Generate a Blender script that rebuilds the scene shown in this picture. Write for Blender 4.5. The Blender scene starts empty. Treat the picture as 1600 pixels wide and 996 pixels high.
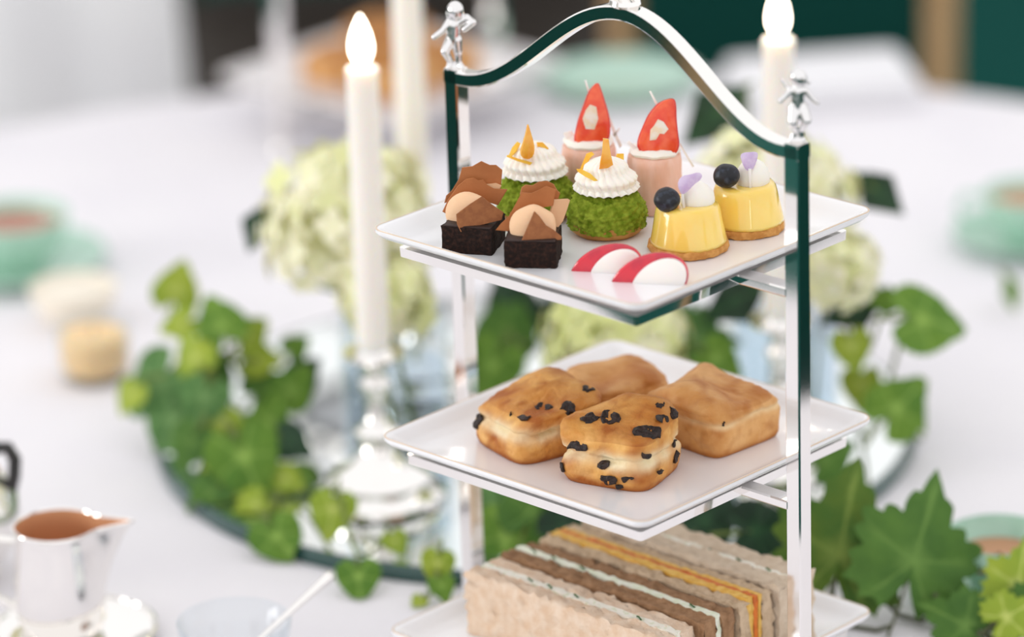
import bpy, bmesh, math, random
from mathutils import Vector, Matrix, noise
from mathutils.bvhtree import BVHTree
R = math.radians
PI = math.pi
rnd = random.Random(7)
S = bpy.context.scene
COL = S.collection

# ---------------------------------------------------------------- camera
FPX, YAW, PIT, ROL, PHI = 6854.4, -0.027442, 0.357683, -0.030286, 0.835338
CAM = Vector((0, -2.3, 1.091356))
fw = Vector((math.sin(YAW)*math.cos(PIT), math.cos(YAW)*math.cos(PIT), -math.sin(PIT)))
_r = Vector((math.cos(YAW), -math.sin(YAW), 0)); _u = _r.cross(fw)
rt = _r*math.cos(ROL) + _u*math.sin(ROL); up = -_r*math.sin(ROL) + _u*math.cos(ROL)
cd = bpy.data.cameras.new('camera'); cam = bpy.data.objects.new('camera', cd); COL.objects.link(cam)
cam.matrix_world = Matrix(((rt.x, up.x, -fw.x, CAM.x), (rt.y, up.y, -fw.y, CAM.y), (rt.z, up.z, -fw.z, CAM.z), (0, 0, 0, 1)))
cd.sensor_fit = 'HORIZONTAL'; cd.sensor_width = 36; cd.lens = 36*FPX/1600
cd.clip_start = 0.05; cd.clip_end = 60
cd.dof.use_dof = True
cd.dof.focus_distance = (Vector((0, -0.035, 0.25)) - CAM).dot(fw)
cd.dof.aperture_fstop = 2.7
S.camera = cam

# ---------------------------------------------------------------- world, light, exposure
w = bpy.data.worlds.new('world'); S.world = w; w.use_nodes = True
bg = w.node_tree.nodes['Background']; bg.inputs[0].default_value = (1.0, 0.995, 1.0, 1); bg.inputs[1].default_value = 0.94
def area(name, loc, target, sx, sy, power, col=(1, 1, 1)):
    l = bpy.data.lights.new(name, 'AREA'); l.shape = 'RECTANGLE'; l.size = sx; l.size_y = sy; l.energy = power; l.color = col
    o = bpy.data.objects.new(name, l); COL.objects.link(o); o.location = loc
    o.rotation_euler = (Vector(target) - Vector(loc)).to_track_quat('-Z', 'Y').to_euler()
area('window_left_offscreen', (-4.94, -0.4, 0.95), (0, -0.4, 0.95), 2.4, 1.7, 80, (1, 0.985, 0.97))
S.view_settings.view_transform = 'Standard'; S.view_settings.look = 'None'
S.view_settings.gamma = 1; S.view_settings.use_curve_mapping = False
S.view_settings.exposure = 0.27

# ---------------------------------------------------------------- pixel helpers
def ray(x, y): return fw + rt*((x-800)/FPX) + up*((498-y)/FPX)
def at(x, y, z=0.0):
    d = ray(x, y); return CAM + d*((z-CAM.z)/d.z)
def aty(x, y, Y):
    d = ray(x, y); return CAM + d*((Y-CAM.y)/d.y)
def atp(x, y, P, n):
    d = ray(x, y); return CAM + d*((P-CAM).dot(n)/d.dot(n))
def mpp(P): return (P-CAM).dot(fw)/FPX
MS = Matrix.Rotation(PHI, 4, 'Z')                 # the front cake stand's own axes

# ---------------------------------------------------------------- materials
def lin(c):
    if isinstance(c, str): c = [int(c[i:i+2], 16)/255 for i in (0, 2, 4)]
    return tuple(((v+.055)/1.055)**2.4 if v > .04045 else v/12.92 for v in c) + (1,)
MATS = {}
def mat(name, col, rough=.5, metal=0, col2=None, nscale=40, nlo=.4, nhi=.6, coat=0, sss=0, sssr=.004, trans=0, ior=1.45,
        bump=0, bscale=200, emit=0, sheen=0, attr=None, acol=None, detail=4, stretch=None, spec=None, alpha=None):
    m = bpy.data.materials.new(name); m.use_nodes = True; MATS[name] = m
    nt = m.node_tree; N = nt.nodes; Lk = nt.links; b = N['Principled BSDF']
    b.inputs['Base Color'].default_value = lin(col)
    b.inputs['Roughness'].default_value = rough; b.inputs['Metallic'].default_value = metal
    b.inputs['Coat Weight'].default_value = coat; b.inputs['Coat Roughness'].default_value = .06
    b.inputs['Transmission Weight'].default_value = trans; b.inputs['IOR'].default_value = ior
    b.inputs['Sheen Weight'].default_value = sheen
    if spec is not None: b.inputs['Specular IOR Level'].default_value = spec
    if sss:
        b.inputs['Subsurface Weight'].default_value = sss; b.inputs['Subsurface Radius'].default_value = (1, .6, .35)
        b.inputs['Subsurface Scale'].default_value = sssr
    if emit:
        b.inputs['Emission Color'].default_value = lin(col); b.inputs['Emission Strength'].default_value = emit
    src = None
    if col2 or bump:
        tc = N.new('ShaderNodeTexCoord'); co = tc.outputs['Object']
        if stretch:
            mp = N.new('ShaderNodeMapping'); mp.inputs['Scale'].default_value = stretch; Lk.new(co, mp.inputs[0]); co = mp.outputs[0]
    if col2:
        n = N.new('ShaderNodeTexNoise'); n.inputs['Scale'].default_value = nscale; n.inputs['Detail'].default_value = detail; Lk.new(co, n.inputs['Vector'])
        mr = N.new('ShaderNodeMapRange'); mr.inputs[1].default_value = nlo; mr.inputs[2].default_value = nhi; Lk.new(n.outputs['Fac'], mr.inputs[0])
        mx = N.new('ShaderNodeMix'); mx.data_type = 'RGBA'; mx.inputs[6].default_value = lin(col); mx.inputs[7].default_value = lin(col2)
        Lk.new(mr.outputs[0], mx.inputs[0]); src = mx.outputs[2]
    if attr:
        for a, c in zip(attr, acol):
            at_ = N.new('ShaderNodeAttribute'); at_.attribute_name = a
            mx = N.new('ShaderNodeMix'); mx.data_type = 'RGBA'; mx.inputs[7].default_value = lin(c)
            if src: Lk.new(src, mx.inputs[6])
            else: mx.inputs[6].default_value = lin(col)
            Lk.new(at_.outputs['Fac'], mx.inputs[0]); src = mx.outputs[2]
    if src: Lk.new(src, b.inputs['Base Color'])
    if bump:
        n = N.new('ShaderNodeTexNoise'); n.inputs['Scale'].default_value = bscale; n.inputs['Detail'].default_value = 5; Lk.new(co, n.inputs['Vector'])
        bp = N.new('ShaderNodeBump'); bp.inputs['Strength'].default_value = 1; bp.inputs['Distance'].default_value = bump
        Lk.new(n.outputs['Fac'], bp.inputs['Height']); Lk.new(bp.outputs[0], b.inputs['Normal'])
    return m
silver = mat('polished silver', 'f4f1ee', .07, 1)
castsilver = mat('cast silver', 'eceaea', .2, 1)
porcelain = mat('white porcelain', 'f5f5f8', .25, coat=.5)
gilt = mat('gilt line', 'dcc6b0', .4, .2)
cloth_m = mat('white linen', 'eeebef', .85, col2='eae7ec', nscale=8, bump=.0003, bscale=900)
brownie_m = mat('brownie crumb', '1c0f0b', .75, col2='3a2219', nscale=420, nlo=.45, nhi=.7, bump=.0009, bscale=500, spec=.25)
brownietop_m = mat('brownie top', '2b1813', .55, bump=.0003, bscale=300)
mousse_m = mat('caramel mousse', 'ebc29b', .6, sss=.3, bump=.0003, bscale=250)
shard_m = mat('milk chocolate', 'a5602c', .5, col2='b06a36', nscale=60, bump=.0001, bscale=800)
shardd_m = mat('cocoa dusted chocolate', '9d6238', .7, col2='8f5630', nscale=300)
shardp_m = mat('caramel chocolate', 'dcae84', .55, col2='d2a077', nscale=90)
matcha_m = mat('matcha craquelin', '647a14', .9, col2='93a436', nscale=240, nlo=.35, nhi=.65, spec=.2)
choux_m = mat('baked choux', 'c48f4a', .7, col2='a8702f', nscale=90, bump=.0004)
cream_m = mat('whipped cream', 'f8f2e8', .55, sss=.35, sssr=.003)
mango_m = mat('candied orange', 'f2a52c', .25, col2='f6bb4e', nscale=120, sss=.4, sssr=.002, coat=.5)
zest_m = mat('lemon zest', 'f6c544', .4, col2='f2b12e', nscale=120, sss=.2)
berry_m = mat('strawberry flesh', 'f4663a', .3, col2='ea401c', nscale=120, sss=.35, sssr=.002, coat=.6)
berryskin_m = mat('strawberry skin', 'dc2413', .3, coat=.5, bump=.0003, bscale=300)
core_m = mat('strawberry heart', 'f6dcc0', .45, col2='f9eade', nscale=300, sss=.3)
pink_m = mat('pink sponge', 'f7cfc0', .75, col2='ecb599', nscale=110, nlo=.35, nhi=.7, stretch=(1, 1, .3), bump=.0004, bscale=400, sss=.15)
custard_m = mat('lemon glaze', 'fcd463', .18, col2='fbd872', nscale=60, sss=.35, sssr=.005, coat=1)
biscuit_m = mat('biscuit', 'dba159', .8, col2='c48641', nscale=260, bump=.0007, bscale=500)
blue_m = mat('blueberry', '15161d', .45, col2='39414f', nscale=260, nlo=.52, nhi=.72, bump=.0002)
petal_m = mat('lilac petal', 'cbb2de', .6, col2='d8c6e6', nscale=220, sss=.2)
glaze_m = mat('raspberry glaze', 'dc1a34', .1, col2='b80f35', nscale=60, coat=1, sss=.2, sssr=.002)
panna_m = mat('white mousse', 'f7efe9', .5, sss=.3)
scone_m = mat('scone crust', 'eab264', .6, col2='d28b3a', nscale=75, nlo=.38, nhi=.68, bump=.0010, bscale=320, attr=('brown', 'crumb'), acol=('aa5e1c', 'f1e0ba'))
scone2_m = mat('plain scone crust', 'e6b172', .55, col2='d89a55', nscale=70, nlo=.4, nhi=.7, bump=.0008, bscale=320, attr=('brown', 'crumb'), acol=('b9722c', 'ebc896'))
raisin_m = mat('raisin', '1a0e09', .45, col2='33201a', nscale=500, bump=.0009, bscale=500)
breadw_m = mat('white bread', 'e9d3bd', .9, col2='dcbb9c', nscale=140, nlo=.35, nhi=.75, bump=.0007, bscale=600)
breadg_m = mat('granary bread', 'd3ba9c', .9, col2='bda284', nscale=220, nlo=.4, nhi=.7, bump=.0009, bscale=600)
breadb_m = mat('brown bread', 'ab8462', .9, col2='8b6646', nscale=200, nlo=.35, nhi=.7, bump=.001, bscale=600)
crus_m = mat('pale bread', 'dccab4', .9, col2='cdb8a0', nscale=160, nlo=.35, nhi=.7, bump=.0009, bscale=600)
cheese_m = mat('cream cheese', 'f1ece0', .6, col2='dfe0c8', nscale=300, nlo=.55, nhi=.62)
cuc_m = mat('cucumber', 'eef0e2', .4, col2='e2e8cf', nscale=200)
herb_m = mat('chive', '2f5a28', .6)
egg_m = mat('yellow filling', 'e9be62', .6, col2='dda948', nscale=250, bump=.0008)
carrot_m = mat('orange relish', 'dd7416', .45, col2='c55f0c', nscale=300, bump=.0008)
wax_m = mat('white wax', 'f6f1ea', .45, sss=.5, sssr=.012)
wick_m = mat('burnt wick', '2a1c14', .9)
flame_m = mat('candle flame', 'fff0d8', .5, emit=9)
def clear(name, tint, edge, base):
    m = bpy.data.materials.new(name); m.use_nodes = True; nt = m.node_tree; N = nt.nodes; Lk = nt.links
    N.remove(N['Principled BSDF']); out = N['Material Output']
    t_ = N.new('ShaderNodeBsdfTransparent'); t_.inputs[0].default_value = lin(tint)
    g = N.new('ShaderNodeBsdfGlossy'); g.inputs['Roughness'].default_value = .03; g.inputs[0].default_value = lin(edge)
    lw = N.new('ShaderNodeLayerWeight'); lw.inputs[0].default_value = base
    pw = N.new('ShaderNodeMath'); pw.operation = 'POWER'; pw.inputs[1].default_value = 2.5; Lk.new(lw.outputs['Facing'], pw.inputs[0])
    ml = N.new('ShaderNodeMath'); ml.operation = 'MULTIPLY_ADD'; ml.inputs[1].default_value = .6; ml.inputs[2].default_value = .03; Lk.new(pw.outputs[0], ml.inputs[0])
    mx = N.new('ShaderNodeMixShader'); Lk.new(ml.outputs[0], mx.inputs[0]); Lk.new(t_.outputs[0], mx.inputs[1]); Lk.new(g.outputs[0], mx.inputs[2])
    Lk.new(mx.outputs[0], out.inputs['Surface']); return m
glass_m = clear('clear glass', 'fafcfd', 'f4f8fb', .35)
water_m = clear('water', 'eff5fb', 'f0f5fa', .2)
mirror_m = mat('mirror', 'eef2f1', .02, 1)
mirrorrim_m = mat('bevelled mirror edge', '06423c', .1, .0, coat=.8)
leafA = mat('vine leaf', '4b7616', .6, col2='648922', nscale=30, nlo=.35, nhi=.65, bump=.0006, bscale=150, sss=.1, attr=('vein',), acol=('94b552',))
leafB = mat('lime vine leaf', '98a92c', .6, col2='7f9a26', nscale=30, nlo=.35, nhi=.65, bump=.0005, bscale=150, sss=.15, attr=('vein',), acol=('c6d070',))
leafC = mat('dark glossy leaf', '14301d', .5, col2='1d4026', nscale=30, nlo=.35, nhi=.65, attr=('vein',), acol=('2f5a34',))
leafD = mat('blue green leaf', '4a7438', .65, col2='588444', nscale=35, nlo=.35, nhi=.65, bump=.0006, bscale=150, attr=('vein',), acol=('83a866',))
leafE = mat('grape leaf', '3b641c', .65, col2='4f7726', nscale=40, nlo=.35, nhi=.65, bump=.0012, bscale=220, attr=('vein',), acol=('6c9140',))
leafF = mat('olive grape leaf', '58721a', .65, col2='3f6618', nscale=28, nlo=.35, nhi=.6, bump=.0012, bscale=220, attr=('vein',), acol=('7f9640',))
stem_m = mat('green stem', '6f7f3a', .6)
stemd_m = mat('brown vine stem', '4e5236', .7)
hyd_m = mat('hydrangea petal', 'f6f1d6', .6, attr=('tint',), acol=('dde296',), sss=.2, sssr=.003)
mint_m = mat('mint glaze', 'b4d8c6', .25, coat=.4)
tea_m = mat('milky tea', 'c58f6c', .15)
tear_m = mat('red tea', 'b5735f', .15)
gold_m = mat('rose gilt lining', 'd8a177', .45, .3)
ebony_m = mat('ebony', '120f0e', .25, coat=.4)
beech_m = mat('beech wood', 'd2ad80', .45, col2='c39c6e', nscale=14, stretch=(6, 6, .6))
velvet_m = mat('dark green velvet', '063f38', .8, sheen=.1, spec=.1)
carpet_m = mat('dark green carpet', '07423c', .95, col2='0a463f', nscale=30, spec=.1)
brown_m = mat('dark brown leather', '332d28', .6, col2='2c2622', nscale=20, spec=.2)
darkwood_m = mat('dark walnut', '3a2f27', .5, col2='2f261f', nscale=14, stretch=(6, 6, .6))
slip_m = mat('white slipcover', 'fbfafb', .9, col2='f6f5f7', nscale=6)
amber_m = mat('amber wax', 'f6d19a', .45, sss=.5, sssr=.01)
ivory_m = mat('ivory glaze', 'f2e9d9', .35)
napkin_m = mat('white napkin', 'efeef1', .9)

# ---------------------------------------------------------------- mesh building
MW = {}
def mk(name, VF, m, parent=None, world=False, smooth=40, attrs=None):
    V, F = VF[0], VF[1]
    if world and parent is not None:
        inv = MW[parent.name].inverted(); V = [inv @ Vector(v) for v in V]
    me = bpy.data.meshes.new(name); me.from_pydata([tuple(v) for v in V], [], F); me.update()
    bm = bmesh.new(); bm.from_mesh(me); bmesh.ops.recalc_face_normals(bm, faces=bm.faces); bm.to_mesh(me); bm.free()
    me.polygons.foreach_set('use_smooth', [True]*len(me.polygons))
    if smooth < 179: me.set_sharp_from_angle(angle=R(smooth))
    if attrs:
        for k, vals in attrs.items():
            a = me.attributes.new(k, 'FLOAT', 'POINT'); a.data.foreach_set('value', vals)
    me.materials.append(m)
    o = bpy.data.objects.new(name, me); COL.objects.link(o)
    if parent is not None:
        o.parent = parent; MW[o.name] = MW[parent.name]
    else: MW[o.name] = Matrix.Identity(4)
    return o
def tag(o, label, cat, group=None, kind=None):
    if label: o['label'] = label
    if cat: o['category'] = cat
    if group: o['group'] = group
    if kind: o['kind'] = kind
    return o
def thing(name, label, cat, loc=(0, 0, 0), rz=0, group=None):
    o = bpy.data.objects.new(name, None); COL.objects.link(o); o.empty_display_size = .02
    o.location = loc; o.rotation_euler = (0, 0, rz)
    MW[o.name] = Matrix.Translation(Vector(loc)) @ Matrix.Rotation(rz, 4, 'Z')
    return tag(o, label, cat, group)
def copy_tree(o, parent=None):
    c = o.copy(); COL.objects.link(c); c.parent = parent
    for ch in [x for x in o.children]: copy_tree(ch, c)
    return c
def move(o, loc, rz):
    o.location = loc; o.rotation_euler = (0, 0, rz); MW[o.name] = Matrix.Translation(Vector(loc)) @ Matrix.Rotation(rz, 4, 'Z')
def join(*vfs):
    V, F = [], []
    for v, f in vfs:
        b = len(V); V += [Vector(x) for x in v]; F += [[i+b for i in q] for q in f]
    return V, F
def xf(VF, M): return [M @ Vector(v) for v in VF[0]], VF[1]
def loft(loops, c0=True, c1=True, closed=True):
    n = len(loops[0]); V = [Vector(p) for l in loops for p in l]; F = []
    for i in range(len(loops)-1):
        for j in range(n if closed else n-1):
            k = (j+1) % n; F.append([i*n+j, i*n+k, (i+1)*n+k, (i+1)*n+j])
    if c0: F.append(list(range(n))[::-1])
    if c1: F.append([(len(loops)-1)*n+j for j in range(n)])
    return V, F
def lathe(prof, n=40, c0=True, c1=True, cx=0, cy=0):
    return loft([[(cx+r*math.cos(2*PI*j/n), cy+r*math.sin(2*PI*j/n), z) for j in range(n)] for r, z in prof], c0, c1)
def rsq(hx, hy, r, z, n=6):
    out = []
    for k, (sx, sy) in enumerate(((1, 1), (-1, 1), (-1, -1), (1, -1))):
        for i in range(n+1):
            a = PI/2*(k + i/n); out.append((sx*(hx-r)+r*math.cos(a), sy*(hy-r)+r*math.sin(a), z))
    return out
def box(x0, x1, y0, y1, z0, z1, b=.001):
    cx, cy, hx, hy = (x0+x1)/2, (y0+y1)/2, (x1-x0)/2, (y1-y0)/2
    L = [rsq(hx-b, hy-b, b, z0, 2), rsq(hx, hy, b, z0+b, 2), rsq(hx, hy, b, z1-b, 2), rsq(hx-b, hy-b, b, z1, 2)]
    return xf(loft(L), Matrix.Translation((cx, cy, 0)))
def frames(path, side=None):
    P = [Vector(p) for p in path]; out = []; prev = None
    for i, p in enumerate(P):
        t = (P[min(i+1, len(P)-1)] - P[max(i-1, 0)]).normalized()
        if side is not None: s = Vector(side)
        else:
            if prev is None:
                s = t.cross(Vector((0, 0, 1)))
                if s.length < .1: s = t.cross(Vector((0, 1, 0)))
            else: s = prev - t*prev.dot(t)
        s = (s - t*s.dot(t)).normalized(); prev = s
        out.append((p, s, t.cross(s)))
    return out
def tube(path, rad, n=8, side=None, sec=None):
    L = []
    for i, (p, s, u) in enumerate(frames(path, side)):
        r = rad[i] if isinstance(rad, (list, tuple)) else rad
        if sec: L.append([p+s*(a*r)+u*(b*r) for a, b in sec])
        else: L.append([p+s*(r*math.cos(2*PI*j/n))+u*(r*math.sin(2*PI*j/n)) for j in range(n)])
    return loft(L)
def barsec(w, h, b=.0009):
    a, c = w/2, h/2
    return [(a-b, -c), (a, -c+b), (a, c-b), (a-b, c), (-a+b, c), (-a, c-b), (-a, -c+b), (-a+b, -c)]
def ball(c, rx, ry=None, rz=None, n=16, m=10, rot=None):
    ry = ry or rx; rz = rz or rx
    V = [Vector((0, 0, -rz))]; F = []
    for i in range(1, m):
        a = -PI/2 + PI*i/m
        V += [Vector((rx*math.cos(a)*math.cos(2*PI*j/n), ry*math.cos(a)*math.sin(2*PI*j/n), rz*math.sin(a))) for j in range(n)]
    V.append(Vector((0, 0, rz)))
    for j in range(n):
        k = (j+1) % n; F.append([0, 1+k, 1+j]); F.append([len(V)-1, 1+(m-2)*n+j, 1+(m-2)*n+k])
        for i in range(m-2): F.append([1+i*n+j, 1+i*n+k, 1+(i+1)*n+k, 1+(i+1)*n+j])
    if rot is not None: V = [rot @ v for v in V]
    c = Vector(c); return [v+c for v in V], F
def torus(c, Rr, r, n=32, m=10, M=None):
    L = []
    V = []; F = []
    for i in range(n):
        a = 2*PI*i/n
        for j in range(m):
            b = 2*PI*j/m; V.append(Vector(((Rr+r*math.cos(b))*math.cos(a), (Rr+r*math.cos(b))*math.sin(a), r*math.sin(b))))
    for i in range(n):
        for j in range(m):
            F.append([i*m+j, ((i+1) % n)*m+j, ((i+1) % n)*m+(j+1) % m, i*m+(j+1) % m])
    if M: V = [M @ v for v in V]
    c = Vector(c); return [v+c for v in V], F
def noisy(VF, amp, sc, seed=0, amp2=0, sc2=1):
    o = Vector((seed*3.1, seed*1.7, seed*.9)); out = []
    for v in VF[0]:
        v = Vector(v); d = noise.noise_vector(v*sc+o)*amp
        if amp2: d = d + noise.noise_vector(v*sc2+o)*amp2
        out.append(v+d)
    return out, VF[1]
def capsule(p0, r0, p1, r1, n=10):
    p0, p1 = Vector(p0), Vector(p1)
    return join(ball(p0, r0, n=n, m=8), ball(p1, r1, n=n, m=8), tube([p0, p1], [r0, r1], n))
def remesh(o, vox, it=3):
    md = o.modifiers.new('remesh', 'REMESH'); md.mode = 'VOXEL'; md.voxel_size = vox; md.use_smooth_shade = True
    if it:
        sm = o.modifiers.new('smooth', 'SMOOTH'); sm.factor = .5; sm.iterations = it
def slab(poly, P, n, th, bulge=0, curve=0, inset=.0003):
    """a flat piece with thickness: outline on the plane (P, n), thickness away from the viewer"""
    pts = [atp(x, y, P, n) for x, y in poly]; c = sum(pts, Vector())/len(pts)
    def sh(p, k): return c + (p-c)*k
    ins = 1 - inset/max(.001, sum((p-c).length for p in pts)/len(pts))
    if curve:
        side = n.cross(Vector((0, 0, 1))).normalized()
        pts = [p + n*(curve*((p-c).dot(side)/.015)**2) for p in pts]
    L = [[sh(p, ins) for p in pts], [p - n*inset for p in pts], [p - n*(th-inset) for p in pts], [sh(p, ins) - n*th for p in pts]]
    if bulge:
        L = L[:3] + [[sh(p, .8) - n*(th+bulge*.6) for p in pts], [sh(p, .4) - n*(th+bulge) for p in pts]]
    return loft(L)
def plane_n(tilt=0, yaw=0):
    """normal facing the viewer's side; tilt leans the top away, yaw turns it"""
    return Vector((math.sin(R(yaw))*math.cos(R(tilt)), -math.cos(R(yaw))*math.cos(R(tilt)), math.sin(R(tilt))))
def smoothpoly(poly, k=2):
    for _ in range(k):
        q = []
        for i in range(len(poly)):
            a, b = poly[i], poly[(i+1) % len(poly)]
            q += [(a[0]*.75+b[0]*.25, a[1]*.75+b[1]*.25), (a[0]*.25+b[0]*.75, a[1]*.25+b[1]*.75)]
        poly = q
    return poly

# ================================================================ the room
FLOOR = -0.74
fl = mk('floor', ([(-5, -4, FLOOR), (5, -4, FLOOR), (5, 6, FLOOR), (-5, 6, FLOOR)], [[0, 1, 2, 3]]), carpet_m)
fl['kind'] = 'structure'
wall_m = mat('pale plaster', 'e9e6e2', .9, col2='e4e1dd', nscale=5)
mk('wall_back', box(-5, 5, 6, 6.1, FLOOR, 2.0), wall_m)['kind'] = 'structure'
mk('wall_left', box(-5.1, -5, -4, 6, FLOOR, 2.0), wall_m)['kind'] = 'structure'

# ================================================================ table and cloth
TC, TR = Vector((-.08, .39, 0)), .82
t = thing('round_table', 'round dining table hidden under the white tablecloth', 'table', (TC.x, TC.y, FLOOR))
mk('tabletop', lathe([(TR-.012, .70), (TR-.008, .703), (TR-.008, .732), (TR-.012, .7355)], 96), beech_m, t)
mk('pedestal', lathe([(.05, .06), (.045, .3), (.06, .6), (.12, .70)], 24), beech_m, t)
mk('base', lathe([(.3, 0), (.3, .03), (.06, .07)], 32), beech_m, t)
def cloth():
    n = 180; L = []
    for i, r in enumerate((.02, .2, .4, .55, .65, .75, .81)):
        L.append([(TC.x+r*math.cos(2*PI*j/n), TC.y+r*math.sin(2*PI*j/n), 0) for j in range(n)])
    for k, (dr, z) in enumerate(((.003, -.003), (.006, -.012), (.010, -.05), (.02, -.13), (.03, -.24), (.038, -.36))):
        q = max(0, k-1)*.0075
        L.append([(TC.x+(TR+dr+q*math.sin(17*2*PI*j/n+.4*math.sin(5*2*PI*j/n)))*math.cos(2*PI*j/n), TC.y+(TR+dr+q*math.sin(17*2*PI*j/n+.4*math.sin(5*2*PI*j/n)))*math.sin(2*PI*j/n), z) for j in range(n)])
    return loft(L, True, False)
tc = mk('tablecloth', cloth(), cloth_m)
tag(tc, 'white linen cloth covering the round table', 'tablecloth')

# ================================================================ chairs
def chair(loc, rz, label, fab=None, wood=None, hw=.15):
    fab = fab or velvet_m; wood = wood or beech_m
    o = thing('dining_chair', label, 'chair', (loc[0], loc[1], FLOOR), rz)
    for s in (-1, 1):                                  # faces -y (towards the table), back at +y
        mk('leg', tube([(s*(hw-.002), -.19, 0), (s*(hw-.006), -.19, .43)], .016, 4), wood, o)
        mk('leg', tube([(s*hw, .235, 0), (s*hw, .20, .44), (s*hw, .235, .98)], .017, 8), wood, o)
    mk('seat', noisy(loft([rsq(hw, .2, .04, .42), rsq(hw+.013, .215, .05, .43), rsq(hw+.013, .215, .05, .465), rsq(hw-.01, .19, .05, .485)]), .004, 9), fab, o)
    q = hw-.013
    b = loft([rsq(q-.012, .012, .01, .5), rsq(q, .018, .014, .52), rsq(q, .018, .014, .90), rsq(q-.017, .012, .01, .93)])
    mk('backrest', xf(b, Matrix.Translation((0, .175, 0)) @ Matrix.Rotation(R(-3), 4, 'X')), fab, o)
    mk('top_rail', tube([(-hw, .233, .965), (0, .248, .985), (hw, .233, .965)], .018, 8), wood, o)
    return o
def chair_at(ang, r, label, **k):
    a = R(ang); chair((TC.x+r*math.sin(a), TC.y+r*math.cos(a)), -a, label, **k)
chair_at(10.2, 1.105, 'dark green upholstered chair with beech frame behind the white folded napkin')
chair((aty(650, 40, 2.2).x, 2.2), R(6), 'dark brown leather chair behind the blurred cake stand', fab=brown_m, wood=darkwood_m, hw=.25)
chair_at(34, 1.42, 'dark brown leather chair next to the green chair with the beech frame', fab=brown_m, wood=darkwood_m, hw=.2)
chair_at(105, 1.105, 'dark green upholstered chair with beech frame on the mint teacup side of the table')
chair_at(143, 1.105, 'dark green upholstered chair with beech frame beside the grape leaf sprig')
chair_at(-110, 1.105, 'dark green upholstered chair with beech frame on the silver teapot side of the table')
chair_at(-146, 1.105, 'dark green upholstered chair with beech frame next to the glass bowl with the spoon')
def slipchair():
    o = thing('slipcovered_chair', 'chair under a white fabric slipcover with soft vertical folds', 'chair', (-.66, 1.62, FLOOR), R(12))
    def loop(hx, hy, z, amp):
        return [(x*(1+amp*math.sin(9*math.atan2(y, x)*1.0+z)), y*(1+amp*math.sin(11*math.atan2(y, x))), z) for x, y, _ in rsq(hx, hy, .03, z, 10)]
    mk('seat_cover', loft([loop(.27, .26, .0, .03), loop(.25, .24, .25, .02), loop(.235, .23, .46, .004), loop(.22, .215, .48, .0)]), slip_m, o)
    def bl(hx, hy, z, a):
        base = rsq(hx, hy, .025, z, 6)
        out = []
        for i in range(4):
            for q in base[i*7:(i+1)*7]: out.append(q)
            p, q = base[i*7+6], base[((i+1)*7) % 28]
            for k in range(1, 14):
                f = k/14; x = p[0]*(1-f)+q[0]*f; y = p[1]*(1-f)+q[1]*f
                out.append((x, y + (a*math.sin(x*60) if i in (0, 2) else 0), z))
        return out
    b = loft([bl(.27, .05, 0, .016), bl(.25, .05, .3, .013), bl(.235, .045, .7, .008), bl(.22, .04, 1.0, .003), bl(.2, .025, 1.03, 0)])
    mk('backrest_cover', xf(b, Matrix.Translation((0, -.16, 0))), slip_m, o)
    return o
slipchair()

# ================================================================ cake stand
ZR = (.0451, .165, .2893)         # rim height of the three plates
TOPZ = .352; PD = .1255; DZ = {1: -.0032, -1: .0034}
stand = thing('cake_stand', 'three tier silver cake stand with pastries, scones and finger sandwiches', 'cake stand', (0, 0, 0), PHI)
for s in (-1, 1):
    p = mk('post', tube([(0, s*PD, .004), (0, s*PD, TOPZ+.004+DZ[s])], 1, side=(1, 0, 0), sec=barsec(.0102, .0102)), silver, stand)
    mk('foot', lathe([(.004, 0), (.0085, .0005), (.0095, .003), (.007, .006), (.006, .009)], 20, cy=s*PD), silver, p)
hp = []; YC = -.005
for i in range(49):
    y = PD*(-1+2*i/48); q = (y-YC)/(PD-YC) if y > YC else (YC-y)/(PD+YC)
    hp.append((0, y, TOPZ-.0005 - .0033*y/PD + .0580*(.5+.5*math.cos(PI*min(1, q*1.06)))))
hd = mk('handle', tube([(0, -PD-.005, hp[0][2])]+hp[1:-1]+[(0, PD+.005, hp[-1][2])], 1, side=(1, 0, 0), sec=barsec(.0102, .0082)), silver, stand)
az = hp[23][2]+.004; yf = hp[23][1]
mk('finial', join(lathe([(.0075, az-.0005), (.009, az+.001), (.0085, az+.0035), (.005, az+.005), (.0035, az+.008)], 24, cy=yf), torus((0, yf, az+.021), .0145, .0022, 36, 10, Matrix.Rotation(PI/2, 4, 'Y'))), silver, stand)
for z in ZR:
    z1, z0, ho, hi = z-.0118, z-.0172, .0885, .072
    hb = ho-.00026
    L = [rsq(hb, hb, .002, z0, 3), rsq(ho, ho, .002, z1, 3), rsq(hi, hi, .002, z1, 3), rsq(hi, hi, .002, z0, 3)]
    L.append(L[0])
    fr = mk('tier_frame', loft(L, False, False), silver, stand, smooth=30)
    for s in (-1, 1):
        mk('arm', tube([(0, s*(ho-.001), (z0+z1)/2), (0, s*(PD-.004), (z0+z1)/2)], 1, side=(1, 0, 0), sec=barsec(.011, .0055)), silver, fr)
def cherub(pts, base, caps):
    C0 = MS @ Vector((0, base*PD, TOPZ+.004+DZ[base])); k = mpp(C0); bx, by = pts
    vfs = []
    right = Vector((1, 0, 0))
    def P(x, y, d=0): return C0 + right*((x-bx)*k) + Vector((0, 0, 1))*((by-y)*k/.94) + Vector((0, d, 0))
    for (x0, y0, r0, x1, y1, r1, d0, d1) in caps: vfs.append(capsule(P(x0, y0, d0), r0*k*1.2, P(x1, y1, d1), r1*k*1.2))
    o = mk('cherub_figure', join(*vfs), castsilver, stand, world=True, smooth=180)
    remesh(o, .0005, 2); o['label'] = 'small cast silver cherub with outstretched arms'
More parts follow.
